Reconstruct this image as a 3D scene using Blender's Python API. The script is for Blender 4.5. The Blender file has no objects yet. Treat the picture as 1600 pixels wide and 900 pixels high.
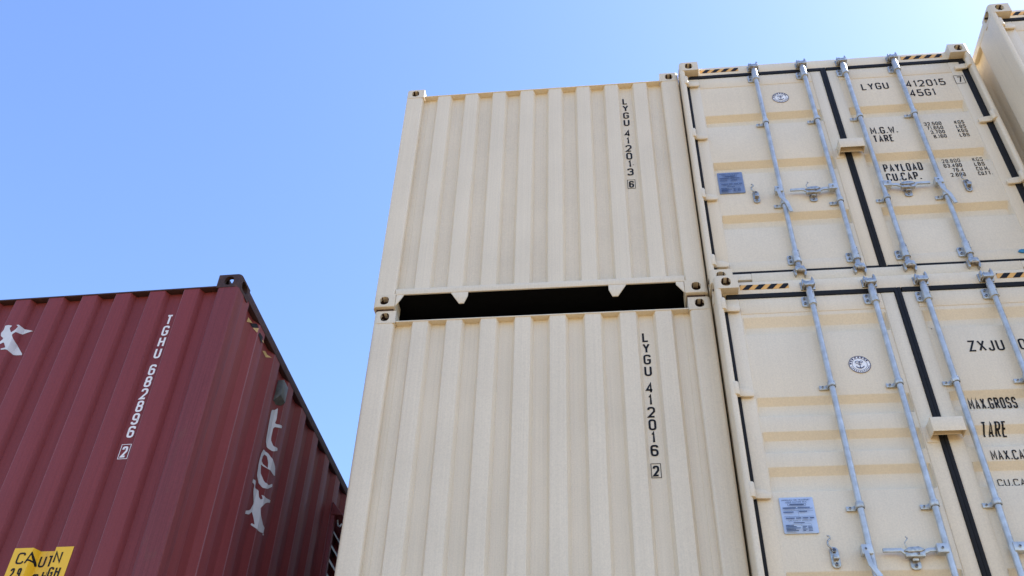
import bpy, bmesh, math, random
from mathutils import Vector, Matrix, Euler
from mathutils.geometry import tessellate_polygon
random.seed(7)
S = bpy.context.scene
COL = S.collection
R = math.radians

# ------------------------------------------------------------------ camera, sky, sun, exposure
CAM_H = 0.6785                       # eye height above the yard, metres
cd = bpy.data.cameras.new("camera")
cam = bpy.data.objects.new("camera", cd)
COL.objects.link(cam)
cam.location = (0, 0, CAM_H)
cam.rotation_euler = Euler((2.291, -0.0276, 0.1034), 'XYZ')
cd.sensor_width = 36
cd.lens = 1504.6 / 1600 * 36
cd.clip_start = 0.05
cd.clip_end = 3000
S.camera = cam

SUN_EL, SUN_AZ = R(52), R(72)        # azimuth from +Y (away from the camera) towards +X (right)
w = bpy.data.worlds.new("World")
S.world = w
w.use_nodes = True
nt = w.node_tree
bg = nt.nodes["Background"]
sky = nt.nodes.new("ShaderNodeTexSky")
sky.sky_type = 'NISHITA'
sky.sun_disc = False
sky.sun_elevation = SUN_EL
sky.sun_rotation = SUN_AZ
sky.altitude = 100
sky.air_density = 1.0
sky.dust_density = 0.55
sky.ozone_density = 1.6
hs = nt.nodes.new("ShaderNodeHueSaturation")
hs.inputs['Saturation'].default_value = 1.12
hs.inputs['Hue'].default_value = 0.509
nt.links.new(sky.outputs[0], hs.inputs['Color'])
nt.links.new(hs.outputs[0], bg.inputs[0])
bg.inputs[1].default_value = 0.13
sl = bpy.data.lights.new("sun", 'SUN')
sl.energy = 4.6
sl.angle = R(0.5)
sl.color = (1.0, 0.95, 0.86)
so = bpy.data.objects.new("sun", sl)
COL.objects.link(so)
sd = Vector((math.sin(SUN_AZ) * math.cos(SUN_EL), math.cos(SUN_AZ) * math.cos(SUN_EL), math.sin(SUN_EL)))
so.rotation_euler = sd.to_track_quat('Z', 'Y').to_euler()
so.location = sd * 60
S.view_settings.view_transform = 'Standard'
S.view_settings.look = 'None'
S.view_settings.gamma = 1
S.view_settings.use_curve_mapping = False
S.view_settings.exposure = 1.58
S.cycles.max_bounces = 8
S.cycles.diffuse_bounces = 5

# ------------------------------------------------------------------ materials
def mat_base(name):
    m = bpy.data.materials.new(name)
    m.use_nodes = True
    t = m.node_tree
    return m, t, t.nodes["Principled BSDF"]

def N(t, kind, **kw):
    n = t.nodes.new(kind)
    for k, v in kw.items():
        setattr(n, k, v)
    return n

def pos(t, scale=(1, 1, 1)):
    g = N(t, "ShaderNodeNewGeometry")
    mp = N(t, "ShaderNodeMapping")
    mp.inputs['Scale'].default_value = scale
    t.links.new(g.outputs['Position'], mp.inputs['Vector'])
    return mp.outputs[0]

def noise(t, vec, scale, detail=3, rough=0.55):
    n = N(t, "ShaderNodeTexNoise")
    n.inputs['Scale'].default_value = scale
    n.inputs['Detail'].default_value = detail
    n.inputs['Roughness'].default_value = rough
    t.links.new(vec, n.inputs['Vector'])
    return n.outputs['Fac']

def ramp(t, fac, a, b, ca=(0, 0, 0, 1), cb=(1, 1, 1, 1)):
    r = N(t, "ShaderNodeValToRGB")
    r.color_ramp.elements[0].position = a
    r.color_ramp.elements[1].position = b
    r.color_ramp.elements[0].color = ca
    r.color_ramp.elements[1].color = cb
    t.links.new(fac, r.inputs[0])
    return r.outputs[0]

def mix(t, fac, a, b, mode='MIX'):
    m = N(t, "ShaderNodeMix", data_type='RGBA', blend_type=mode)
    if isinstance(fac, (int, float)): m.inputs[0].default_value = fac
    else: t.links.new(fac, m.inputs[0])
    for i, v in ((6, a), (7, b)):
        if isinstance(v, tuple): m.inputs[i].default_value = v if len(v) == 4 else (*v, 1)
        else: t.links.new(v, m.inputs[i])
    return m.outputs[2]

def bump(t, b, h, strength, dist=0.002):
    n = N(t, "ShaderNodeBump")
    n.inputs['Strength'].default_value = strength
    n.inputs['Distance'].default_value = dist
    t.links.new(h, n.inputs['Height'])
    t.links.new(n.outputs[0], b.inputs['Normal'])

def paint(name, c, rough=0.5, grain=0.10, streak=0.06, stain=None, stain_lo=0.6, stain_hi=0.75, dirt=None, spec=0.4, dents=0.0, specks=False):
    """sprayed container paint: broad tone drift, orange-peel grain, fine vertical run-off streaks, optional stains"""
    m, t, b = mat_base(name)
    dk = tuple(x * 0.95 for x in c)
    lt = tuple(min(1, x * 1.03) for x in c)
    col = mix(t, ramp(t, noise(t, pos(t), 1.7, 4), 0.3, 0.7), dk, lt)
    g = noise(t, pos(t), 95, 2, 0.7)
    col = mix(t, 1.0, col, ramp(t, g, 0.25, 0.75, (1 - grain,) * 3 + (1,), (1 + grain * 0.3,) * 3 + (1,)), 'MULTIPLY')
    s = noise(t, pos(t, (105, 105, 0.9)), 1.0, 2, 0.6)
    col = mix(t, 1.0, col, ramp(t, s, 0.3, 0.7, (1 - streak,) * 3 + (1,), (1, 1, 1, 1)), 'MULTIPLY')
    if dirt:
        d = noise(t, pos(t, (9, 9, 0.8)), 1.3, 5, 0.65)
        col = mix(t, ramp(t, d, 0.64, 1.05), col, dirt)
    if specks:      # small chips and rust specks
        k = noise(t, pos(t, (1, 1, 0.7)), 16, 2, 0.5)
        col = mix(t, ramp(t, k, 0.80, 0.83), col, (0.30, 0.22, 0.15))
    if stain:
        k = noise(t, pos(t, (5, 5, 2.0)), 2.2, 6, 0.7)
        col = mix(t, ramp(t, k, stain_lo, stain_hi), col, stain)
    t.links.new(col, b.inputs['Base Color'])
    b.inputs['Roughness'].default_value = rough
    b.inputs['Specular IOR Level'].default_value = spec
    h = noise(t, pos(t), 160, 2)
    if dents:
        h2 = noise(t, pos(t, (1, 1, 0.5)), 3.0, 2)
        a = N(t, "ShaderNodeMath", operation='MULTIPLY_ADD')
        t.links.new(h2, a.inputs[0]); a.inputs[1].default_value = dents; t.links.new(h, a.inputs[2])
        h = a.outputs[0]
    bump(t, b, h, 0.22)
    return m

def plain(name, c, rough=0.5, metal=0.0, var=0.15, scale=30, spec=0.5):
    m, t, b = mat_base(name)
    col = mix(t, ramp(t, noise(t, pos(t), scale, 4), 0.3, 0.7), tuple(x * (1 - var) for x in c), tuple(min(1, x * (1 + var)) for x in c))
    t.links.new(col, b.inputs['Base Color'])
    b.inputs['Roughness'].default_value = rough
    b.inputs['Metallic'].default_value = metal
    b.inputs['Specular IOR Level'].default_value = spec
    return m

CREAM = (0.79, 0.685, 0.508)
MAROON = (0.228, 0.046, 0.046)
M = {}
M['cream'] = paint("cream_paint", CREAM, 0.5, streak=0.065, dirt=(0.70, 0.57, 0.40), dents=1.0, specks=True)
M['cream_door'] = paint("cream_door_paint", tuple(x * 1.0 for x in CREAM), 0.5, grain=0.11, streak=0.04, dents=1.0, specks=True)
M['cream_cast'] = paint("cream_casting_paint", tuple(x * 0.95 for x in CREAM), 0.55, stain=(0.30, 0.17, 0.10), stain_lo=0.66, stain_hi=0.86)
M['maroon'] = paint("maroon_paint", MAROON, 0.46, grain=0.12, streak=0.12, stain=(0.13, 0.042, 0.043), stain_lo=0.66, stain_hi=0.85, dents=1.2, spec=0.22)
M['maroon_old'] = paint("maroon_worn_paint", (0.205, 0.043, 0.045), 0.55, grain=0.2, streak=0.25, stain=(0.15, 0.062, 0.045), stain_lo=0.58, stain_hi=0.85, dirt=(0.10, 0.034, 0.033), spec=0.3)
M['maroon_pale'] = paint("maroon_pale_edge", (0.30, 0.12, 0.13), 0.6, grain=0.3, streak=0.3)  # paler maroon along one edge of each rib
M['rust'] = paint("rusted_steel", (0.060, 0.030, 0.026), 0.75, grain=0.4, streak=0.2, stain=(0.12, 0.055, 0.03), stain_lo=0.52, stain_hi=0.7)
M['rail'] = paint("dark_maroon_rail", (0.060, 0.026, 0.027), 0.6, grain=0.3, streak=0.2, stain=(0.10, 0.05, 0.035))  # darker base colour than the maroon walls
M['bitumen'] = plain("black_underbody_coat", (0.006, 0.006, 0.006), 0.95, spec=0.05)
M['rubber'] = plain("black_door_rubber", (0.010, 0.010, 0.011), 0.7, var=0.2, spec=0.25)
M['black'] = plain("black_marking_paint", (0.008, 0.008, 0.009), 0.6, spec=0.25)
M['white'] = plain("white_marking_paint", (0.86, 0.86, 0.85), 0.5, var=0.03)
M['greywhite'] = plain("weathered_white_paint", (0.62, 0.62, 0.62), 0.55, var=0.10, scale=9)
M['galv'] = plain("galvanised_steel", (0.50, 0.52, 0.515), 0.40, 0.45, 0.20, 18)
M['zinc'] = plain("cast_zinc_steel", (0.44, 0.42, 0.38), 0.38, 0.8, 0.30, 60)
M['bolt'] = plain("dark_bolt_steel", (0.10, 0.10, 0.11), 0.5, 0.7)
M['plate'] = plain("blue_grey_plate", (0.45, 0.53, 0.66), 0.4, 0.15, 0.06, 12)
M['plate_dk'] = plain("faded_blue_plate", (0.20, 0.25, 0.36), 0.45, 0.25, 0.10, 12)
M['plate_ink'] = plain("dark_blue_print", (0.03, 0.05, 0.11), 0.6)
M['navy'] = plain("navy_print", (0.03, 0.035, 0.09), 0.5)
M['yellow'] = paint("yellow_sticker_film", (0.85, 0.50, 0.022), 0.35, grain=0.04, streak=0.0, stain=(0.55, 0.22, 0.08), stain_lo=0.62, stain_hi=0.8)
M['amber'] = plain("amber_hazard_film", (0.75, 0.40, 0.09), 0.45, var=0.06)
M['amber_old'] = plain("faded_hazard_film", (0.50, 0.33, 0.12), 0.6, var=0.2)
M['grey_vent'] = plain("grey_vent_plastic", (0.10, 0.11, 0.10), 0.5, var=0.2)
M['louvre'] = plain("grey_louvre_metal", (0.72, 0.73, 0.73), 0.5, 0.2, 0.12)
M['blue'] = plain("blue_plastic", (0.03, 0.19, 0.36), 0.35)
M['roof'] = paint("cream_roof_paint", CREAM, 0.55)

def ground_mat():
    m, t, b = mat_base("yard_concrete")
    c = mix(t, ramp(t, noise(t, pos(t), 0.35, 6, 0.6), 0.3, 0.7), (0.165, 0.110, 0.050), (0.225, 0.152, 0.070))
    c = mix(t, ramp(t, noise(t, pos(t), 3.0, 8, 0.7), 0.55, 0.8), c, (0.10, 0.062, 0.03))
    c = mix(t, 1.0, c, ramp(t, noise(t, pos(t), 60, 3, 0.7), 0.3, 0.7, (0.8, 0.8, 0.8, 1), (1.05, 1.05, 1.05, 1)), 'MULTIPLY')
    t.links.new(c, b.inputs['Base Color'])
    b.inputs['Roughness'].default_value = 0.85
    bump(t, b, noise(t, pos(t), 40, 6), 0.4, 0.01)
    return m
M['ground'] = ground_mat()

# ------------------------------------------------------------------ mesh helpers
class MB:
    """collects shapes into one mesh"""
    def __init__(s): s.v, s.f, s.mi, s.m = [], [], [], 0
    def add(s, vs, fs):
        o = len(s.v); s.v += [tuple(p) for p in vs]
        for f in fs: s.f.append([i + o for i in f]); s.mi.append(s.m)
        return s
    def box(s, x0, x1, y0, y1, z0, z1):
        x0, x1 = sorted((x0, x1)); y0, y1 = sorted((y0, y1)); z0, z1 = sorted((z0, z1))
        return s.add([(x0,y0,z0),(x1,y0,z0),(x1,y1,z0),(x0,y1,z0),(x0,y0,z1),(x1,y0,z1),(x1,y1,z1),(x0,y1,z1)],
                     [(0,3,2,1),(4,5,6,7),(0,1,5,4),(1,2,6,5),(2,3,7,6),(3,0,4,7)])
    def prism(s, poly, y0, y1):
        """poly of (x,z), counter-clockwise seen from the front (-y); y0 front, y1 back"""
        a = sum(poly[i][0]*poly[(i+1)%len(poly)][1]-poly[(i+1)%len(poly)][0]*poly[i][1] for i in range(len(poly)))
        if a < 0: poly = poly[::-1]
        n = len(poly)
        vs = [(x, y0, z) for x, z in poly] + [(x, y1, z) for x, z in poly]
        return s.add(vs, [tuple(range(n)), tuple(range(2*n-1, n-1, -1))] + [(i, i+n, (i+1)%n+n, (i+1)%n) for i in range(n)])
    def cyl(s, p0, p1, r, n=16, r1=None):
        p0, p1 = Vector(p0), Vector(p1); d = (p1 - p0).normalized()
        a = d.orthogonal().normalized(); b = d.cross(a); r1 = r if r1 is None else r1
        vs = []
        for p, rr in ((p0, r), (p1, r1)):
            for i in range(n):
                t = 2*math.pi*i/n; vs.append(p + (a*math.cos(t) + b*math.sin(t))*rr)
        return s.add(vs, [tuple(range(n-1, -1, -1)), tuple(range(n, 2*n))] + [(i, (i+1)%n, (i+1)%n+n, i+n) for i in range(n)])
    def path(s, pts, r, n=8):
        for a, b in zip(pts, pts[1:]): s.cyl(a, b, r, n)
        return s
    def mesh(s, name, mats, bevel=0.0, seg=2, smooth=True, angle=35):
        me = bpy.data.meshes.new(name)
        me.from_pydata(s.v, [], s.f)
        for m in (mats if isinstance(mats, (list, tuple)) else [mats]): me.materials.append(M[m])
        for p, i in zip(me.polygons, s.mi): p.material_index = i
        if bevel:
            bm = bmesh.new(); bm.from_mesh(me)
            es = [e for e in bm.edges if len(e.link_faces) == 2 and e.calc_face_angle(0) > R(angle)]
            bmesh.ops.bevel(bm, geom=es, offset=bevel, segments=seg, profile=0.5, affect='EDGES', clamp_overlap=True)
            bm.to_mesh(me); bm.free()
        if smooth:
            for p in me.polygons: p.use_smooth = True
            me.set_sharp_from_angle(angle=R(32))
        return me

def obj(name, me, parent=None, loc=(0, 0, 0), rz=0, ry=0, label=None):
    o = bpy.data.objects.new(name, me)
    COL.objects.link(o)
    o.parent = parent
    o.location = loc
    o.rotation_euler = (0, ry, rz)
    if label: o['label'] = label
    return o

def thing(name, label, cat, loc, rz=0, group=None):
    o = bpy.data.objects.new(name, None)
    COL.objects.link(o)
    o.location = loc
    o.rotation_euler = (0, 0, rz)
    o.empty_display_size = 0.3
    o['label'] = label; o['category'] = cat
    if group: o['group'] = group
    return o

def rrect(x0, x1, z0, z1, r, n=4):
    out = []
    for cx, cz, a in ((x1-r, z0+r, -90), (x1-r, z1-r, 0), (x0+r, z1-r, 90), (x0+r, z0+r, 180)):
        for i in range(n+1):
            t = R(a + 90*i/n); out.append((cx + r*math.cos(t), cz + r*math.sin(t)))
    return out

def ell(cx, cz, rx, rz, n=20, a0=0, a1=360):
    k = n if a1 - a0 >= 360 else n + 1
    return [(cx + rx*math.cos(R(a0 + (a1-a0)*i/n)), cz + rz*math.sin(R(a0 + (a1-a0)*i/n))) for i in range(k)]

r_ = 'r'
GLYPH = {
 'A': (1.0, [[(0,0),(.5,1),(1,0)], [(.2,.30),(.8,.30)]]), 'B': (1.0, [[(0,0),(0,1),(.95,1,r_),(.95,.53,r_),(0,.53)], [(.5,.53),(1,.53,r_),(1,0,r_),(0,0)]]),
 'C': (1.0, [[(1,.78),(1,1,r_),(0,1,r_),(0,0,r_),(1,0,r_),(1,.22)]]), 'D': (1.0, [[(0,0),(0,1),(1,1,r_),(1,0,r_),(0,0)]]),
 'E': (.9, [[(1,1),(0,1),(0,0),(1,0)], [(0,.52),(.8,.52)]]), 'F': (.9, [[(1,1),(0,1),(0,0)], [(0,.52),(.8,.52)]]),
 'G': (1.0, [[(1,.78),(1,1,r_),(0,1,r_),(0,0,r_),(1,0,r_),(1,.45),(.5,.45)]]), 'H': (1.0, [[(0,0),(0,1)], [(1,0),(1,1)], [(0,.52),(1,.52)]]),
 'I': (.16, [[(.5,0),(.5,1)]]), 'J': (.8, [[(1,1),(1,0,r_),(0,0,r_),(0,.25)]]), 'K': (1.0, [[(0,0),(0,1)], [(1,1),(0,.40)], [(.35,.60),(1,0)]]),
 'L': (.9, [[(0,1),(0,0),(1,0)]]), 'M': (1.15, [[(0,0),(0,1),(.5,.30),(1,1),(1,0)]]), 'N': (1.0, [[(0,0),(0,1),(1,0),(1,1)]]),
 'O': (1.0, [[(0,.5),(0,1,r_),(1,1,r_),(1,0,r_),(0,0,r_),(0,.5)]]), 'P': (1.0, [[(0,0),(0,1),(1,1,r_),(1,.48,r_),(0,.48)]]),
 'R': (1.0, [[(0,0),(0,1),(1,1,r_),(1,.50,r_),(0,.50)], [(.5,.50),(1,0)]]), 'S': (1.0, [[(1,.78),(1,1,r_),(0,1,r_),(0,.54,r_),(1,.50,r_),(1,0,r_),(0,0,r_),(0,.22)]]),
 'T': (1.0, [[(0,1),(1,1)], [(.5,1),(.5,0)]]), 'U': (1.0, [[(0,1),(0,0,r_),(1,0,r_),(1,1)]]), 'V': (1.0, [[(0,1),(.5,0),(1,1)]]),
 'W': (1.25, [[(0,1),(.25,0),(.5,.75),(.75,0),(1,1)]]), 'X': (1.0, [[(0,0),(1,1)], [(0,1),(1,0)]]), 'Y': (1.0, [[(0,1),(.5,.46),(.5,0)], [(1,1),(.5,.46)]]),
 'Z': (1.0, [[(0,1),(1,1),(0,0),(1,0)]]),
 '0': (1.0, [[(0,.5),(0,1,r_),(1,1,r_),(1,0,r_),(0,0,r_),(0,.5)]]), '1': (.5, [[(0,.80),(.7,1),(.7,0)]]),
 '2': (1.0, [[(0,.76),(0,1,r_),(1,1,r_),(1,.58),(0,0),(1,0)]]), '3': (1.0, [[(0,.80),(0,1,r_),(1,1,r_),(1,.53,r_),(.35,.53)], [(.5,.53),(1,.53,r_),(1,0,r_),(0,0,r_),(0,.20)]]),
 '4': (1.0, [[(.74,0),(.74,1),(0,.27),(1,.27)]]), '5': (1.0, [[(.95,1),(.08,1),(0,.54),(1,.60,r_),(1,0,r_),(0,0,r_),(0,.20)]]),
 '6': (1.0, [[(1,.80),(1,1,r_),(0,1,r_),(0,0,r_),(1,0,r_),(1,.57,r_),(0,.57)]]), '7': (1.0, [[(0,1),(1,1),(.4,0)]]),
 '8': (1.0, [[(.03,.76),(.03,1,r_),(.97,1,r_),(.97,.53,r_),(.03,.53,r_),(.03,.76)], [(0,.27),(0,.53,r_),(1,.53,r_),(1,0,r_),(0,0,r_),(0,.27)]]),
 '9': (1.0, [[(0,.20),(0,0,r_),(1,0,r_),(1,1,r_),(0,1,r_),(0,.43,r_),(1,.43)]]),
 '.': (.2, [[(.5,0),(.5,.13)]]), ',': (.2, [[(.7,.10),(.3,-.12)]]), "'": (.2, [[(.5,1),(.5,.75)]]), '"': (.4, [[(.1,1),(.1,.75)], [(.9,1),(.9,.75)]]),
 'm': (1.2, [[(0,0),(0,.70)], [(0,.55),(0,.70,r_),(.5,.70,r_),(.5,0)], [(.5,.55),(.5,.70,r_),(1,.70,r_),(1,0)]]), ' ': (.5, []),
}
def stroke(pts, sw):
    """mitred ribbon of width sw along a polyline"""
    n = len(pts); closed = (Vector(pts[0]) - Vector(pts[-1])).length < 1e-6
    if closed: pts = pts[:-1]; n -= 1
    V2 = [Vector(p) for p in pts]; vs = []
    for i in range(n):
        a = V2[i-1] if (closed or i) else None
        b = V2[(i+1) % n] if (closed or i < n-1) else None
        d0 = (V2[i] - a).normalized() if a is not None else (b - V2[i]).normalized()
        d1 = (b - V2[i]).normalized() if b is not None else d0
        n0, n1 = Vector((-d0.y, d0.x)), Vector((-d1.y, d1.x))
        m = (n0 + n1)
        m = m.normalized() if m.length > 1e-4 else n0
        k = sw / 2 / max(0.45, m.dot(n0))
        vs += [tuple(V2[i] + m*k), tuple(V2[i] - m*k)]
    fs = [(2*i, 2*i+1, (2*i+3) % (2*n), (2*i+2) % (2*n)) for i in range(n if closed else n-1)]
    return vs, fs

def glyph_strokes(ch, x0, x1, z0, h, sw):
    """stencil-gothic character between x0 and x1, cap height h"""
    hw = sw / 2
    wd = (x1 - x0) - sw; hh = h - sw
    rad = min(max(wd, 0) * 0.46, hh * 0.24)
    out = []
    for st in GLYPH[ch][1]:
        P = [(Vector((x0 + hw + p[0] * wd, z0 + hw + p[1] * hh)), len(p) > 2) for p in st]
        q = []
        for i, (p, rd) in enumerate(P):
            if not rd or i in (0, len(P)-1): q.append(tuple(p)); continue
            a, b = P[i-1][0], P[i+1][0]
            da, db = (a-p), (b-p)
            la = min(rad, da.length * 0.5); lb = min(rad, db.length * 0.5)
            pa, pb = p + da.normalized()*la, p + db.normalized()*lb
            for t in (0, .25, .5, .75, 1): q.append(tuple(pa*(1-t)**2 + p*2*t*(1-t) + pb*t*t))
        r2 = [q[0]]
        for p in q[1:]:
            if (Vector(p) - Vector(r2[-1])).length > 1e-5: r2.append(p)
        out.append(stroke(r2, sw))
    return out

class Flat:
    """flat markings in the xz plane; every stroke lies a hair above the one before it"""
    def __init__(s): s.v, s.f, s.o, s.k = [], [], [], 0
    def add(s, vs, fs):
        o = len(s.v); s.v += vs; s.f += [tuple(i + o for i in f) for f in fs]; s.o += [s.k * 0.00012] * len(vs); s.k += 1; return s
    def text(s, text, x0, z0, h, x1=None, sw=None, align='L', cw=None):
        sw = sw or h * 0.135
        cw = cw or h * 0.62
        gap = 0.30
        units = sum(GLYPH[c][0] for c in text) + gap * (len(text) - 1)
        tot = units * cw
        if x1 is not None: tot = x1 - x0
        elif align == 'R': x0 -= tot
        u = tot / units; x = x0
        for c in text:
            g_ = GLYPH[c][0] * u
            a, b = x, x + g_
            if g_ < sw: a, b = x + g_/2 - sw/2 - 1e-4, x + g_/2 + sw/2 + 1e-4
            for vs, fs in glyph_strokes(c, a, b, z0, h, sw): s.add(vs, fs)
            x += g_ + gap * u
        return s
    def poly(s, p, *holes):
        loops = [[Vector((x, z, 0)) for x, z in q] for q in (p,) + holes]
        tri = tessellate_polygon(loops)
        return s.add([q for l in ((p,) + holes) for q in l], [tuple(t) for t in tri])
    def rect(s, x0, x1, z0, z1): return s.add([(x0,z0),(x1,z0),(x1,z1),(x0,z1)], [(0,1,2,3)])
    def frame(s, x0, x1, z0, z1, w):
        s.rect(x0, x1, z1-w, z1); s.rect(x0, x1, z0, z0+w); s.rect(x0, x0+w, z0+w, z1-w); s.rect(x1-w, x1, z0+w, z1-w); return s
    def mesh(s, name, m, depth, cuts=(), place=None, thick=0.0):
        """depth(x) gives the y of the wall under the marking; cuts are the x where the wall bends"""
        bm = bmesh.new()
        lay = bm.verts.layers.float.new('lay')
        vs = []
        for (x, z), o_ in zip(s.v, s.o):
            q = bm.verts.new((x, 0, z)); q[lay] = o_; vs.append(q)
        for f in s.f:
            try: bm.faces.new([vs[i] for i in f])
            except ValueError: pass
        for f in bm.faces:
            f.normal_update()
            if f.normal.y > 0: f.normal_flip()
        for c in cuts:
            bmesh.ops.bisect_plane(bm, geom=bm.verts[:] + bm.edges[:] + bm.faces[:], plane_co=(c, 0, 0), plane_no=(1, 0, 0), dist=1e-6)
        for v in bm.verts: v.co.y = (depth(v.co.x) if callable(depth) else depth) - v[lay]
        if place:
            for v in bm.verts: v.co = place(v.co)
        me = bpy.data.meshes.new(name)
        bm.verts.layers.float.remove(lay)
        bm.to_mesh(me); bm.free()
        me.materials.append(M[m])
        return me

# ------------------------------------------------------------------ container dimensions
W, H, L = 2.438, 2.591, 12.192
CX, CY, CZ = 0.162, 0.178, 0.118     # corner casting
GAP = 0.0166                          # stacking cone plate between two castings

# corrugated end wall: depth profile across x
CR0, CRP, CRW, RUN = 0.293, 0.2496, 0.112, 0.020
YC, YV = 0.011, 0.060
END = [(0.10, YV), (0.200, YV), (0.206, YV - 0.003)]
for k in range(8):
    a = CR0 + CRP * k
    END += [(a - RUN, YV - (0.003 if k == 0 else 0)), (a, YC), (a + CRW, YC), (a + CRW + RUN, YV)]
END += [(2.236, YV - 0.003), (2.242, YV), (W - 0.10, YV)]
# side wall profile along y: outward flat, step in, inner flat, step out
SD_OUT, SD_IN = 0.006, 0.042
SIDE = [(0.10, SD_OUT), (0.224, SD_OUT)]
k = 0
while 0.224 + 0.355 * (k + 1) < L - 0.20:
    a = 0.224 + 0.355 * k
    SIDE += [(a + 0.062, SD_IN), (a + 0.172, SD_IN), (a + 0.240, SD_OUT), (a + 0.355, SD_OUT)]
    k += 1
SIDE += [(L - 0.10, SD_OUT)]
SIDE_DOOR = [(0.10, SD_OUT)] + [(y + 0.125, d) for y, d in SIDE[1:-5]] + [(L - 0.10, SD_OUT)]   # door end: wider flat behind the post

def lerp_profile(P):
    def f(x):
        for (a, ya), (b, yb) in zip(P, P[1:]):
            if a <= x <= b + 1e-9: return ya + (yb - ya) * (x - a) / (b - a)
        return P[0][1] if x < P[0][0] else P[-1][1]
    return f
end_depth, side_depth = lerp_profile(END), lerp_profile(SIDE)

def profile_sheet(P, z0, z1, rnd=0.005, thick=0.003, swap=None, edge_m=None):
    """vertical corrugated steel sheet of real thickness; swap maps (along, depth, z) to local xyz"""
    pts = [P[0]]
    tags = [0]
    for i in range(1, len(P) - 1):
        p, q, r = Vector(P[i-1]), Vector(P[i]), Vector(P[i+1])
        d0, d1 = (q - p).normalized(), (r - q).normalized()
        if d0.angle(d1) < R(12): pts.append(P[i]); tags.append(0); continue
        rr = min(rnd, (q-p).length*0.4, (r-q).length*0.4)
        a, b = q - d0*rr, q + d1*rr
        mid = q*0.5 + (a + b)*0.25
        pts += [tuple(a), tuple(mid), tuple(b)]
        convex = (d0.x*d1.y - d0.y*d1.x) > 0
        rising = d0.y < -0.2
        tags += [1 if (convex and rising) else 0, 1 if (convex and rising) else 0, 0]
    pts.append(P[-1]); tags.append(0)
    n = len(pts)
    nz = 2
    f = swap or (lambda u, d, z: (u, d, z))
    mb = MB()
    vs = [f(u, d, z) for z in (z0, z1) for u, d in pts] + [f(u, d + thick, z) for z in (z0, z1) for u, d in pts]
    mb.v = vs
    for i in range(n-1):
        mb.f.append((i, i+1, n+i+1, n+i)); mb.mi.append(1 if (edge_m and tags[i]) else 0)
        mb.f.append((2*n+i, 3*n+i, 3*n+i+1, 2*n+i+1)); mb.mi.append(0)
        mb.f.append((i, 2*n+i, 2*n+i+1, i+1)); mb.mi.append(0)
        mb.f.append((n+i, n+i+1, 3*n+i+1, 3*n+i)); mb.mi.append(0)
    return mb

def fix_normals(me):
    bm = bmesh.new(); bm.from_mesh(me)
    bmesh.ops.recalc_face_normals(bm, faces=bm.faces[:])
    bm.to_mesh(me); bm.free()
    return me

# ------------------------------------------------------------------ corner casting: hollow, with real apertures
def build_casting(top_open):
    def tmp(mb, name):
        me = mb.mesh(name, 'rust', smooth=False); o = bpy.data.objects.new(name, me); COL.objects.link(o); return o
    # block with a rounded outer vertical edge
    r = 0.030
    prof = [(r - r*math.cos(R(a)), r - r*math.sin(R(a))) for a in (0, 22, 45, 68, 90)]
    prof = prof + [(CX, 0), (CX, CY), (0, CY)]
    n = len(prof)
    mb = MB(); mb.add([(x, y, 0) for x, y in prof] + [(x, y, -CZ) for x, y in prof],
                      [tuple(range(n)), tuple(range(2*n-1, n-1, -1))] + [(i, i+n, (i+1) % n + n, (i+1) % n) for i in range(n)])
    base = tmp(mb, "block")
    fix_normals(base.data)
    bm = bmesh.new(); bm.from_mesh(base.data)
    es = [e for e in bm.edges if all(abs(v.co.z) < 1e-6 for v in e.verts)]
    bmesh.ops.bevel(bm, geom=es, offset=0.007, segments=3, profile=0.5, affect='EDGES', clamp_overlap=True)
    bm.to_mesh(base.data); bm.free()
    cuts = []
    c = MB().box(0.030, CX - 0.028, 0.030, CY - 0.028, -0.028, -CZ + 0.028); cuts.append(tmp(c, "cavity"))
    c = MB().prism(rrect(0.048, 0.048 + 0.066, -0.098, -0.022, 0.030, 6), -0.05, 0.06); cuts.append(tmp(c, "front"))
    c = MB().prism(rrect(0.040, 0.040 + 0.100, -0.094, -0.022, 0.034, 6), -0.05, 0.06)
    c.v = [(y, x, z) for x, y, z in c.v]; c.f = [f[::-1] for f in c.f]; cuts.append(tmp(c, "side"))
    c = MB().prism(rrect(0.047, 0.047 + 0.064, 0.032, 0.032 + 0.120, 0.030, 6), -0.05, 0.06)
    c.v = [(x, z, -y) for x, y, z in c.v]
    if top_open: cuts.append(tmp(c, "top"))
    for q in cuts:
        fix_normals(q.data)
        md = base.modifiers.new("cut", 'BOOLEAN'); md.operation = 'DIFFERENCE'; md.object = q; md.solver = 'EXACT'
    dg = bpy.context.evaluated_depsgraph_get(); dg.update()
    me = bpy.data.meshes.new_from_object(base.evaluated_get(dg))
    for q in cuts + [base]: bpy.data.objects.remove(q)
    return [tuple(v.co) for v in me.vertices], [tuple(p.vertices) for p in me.polygons]
CAST_OPEN, CAST_CLOSED = build_casting(True), build_casting(False)   # cream castings left closed on top to keep sunlight out of the cavity
_cast = {}
def casting(m, sx, sy, sz):
    key = (m, sx, sy, sz)
    if key not in _cast:
        vs, fs = CAST_OPEN if m == 'rust' else CAST_CLOSED
        me = bpy.data.meshes.new("corner_casting")
        flip = sx * sy * sz < 0
        me.from_pydata([(x*sx, y*sy, z*sz) for x, y, z in vs], [], [f[::-1] if flip else f for f in fs])
        me.materials.append(M[m]); me.materials.append(M['rust'])
        for p in me.polygons:
            p.use_smooth = True
            c = p.center
            if 0.027 < abs(c.x) < CX - 0.025 and 0.027 < abs(c.y) < CY - 0.025 and 0.024 < abs(c.z) < CZ - 0.024: p.material_index = 1
        me.set_sharp_from_angle(angle=R(30))
        _cast[key] = me
    return _cast[key]

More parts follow.
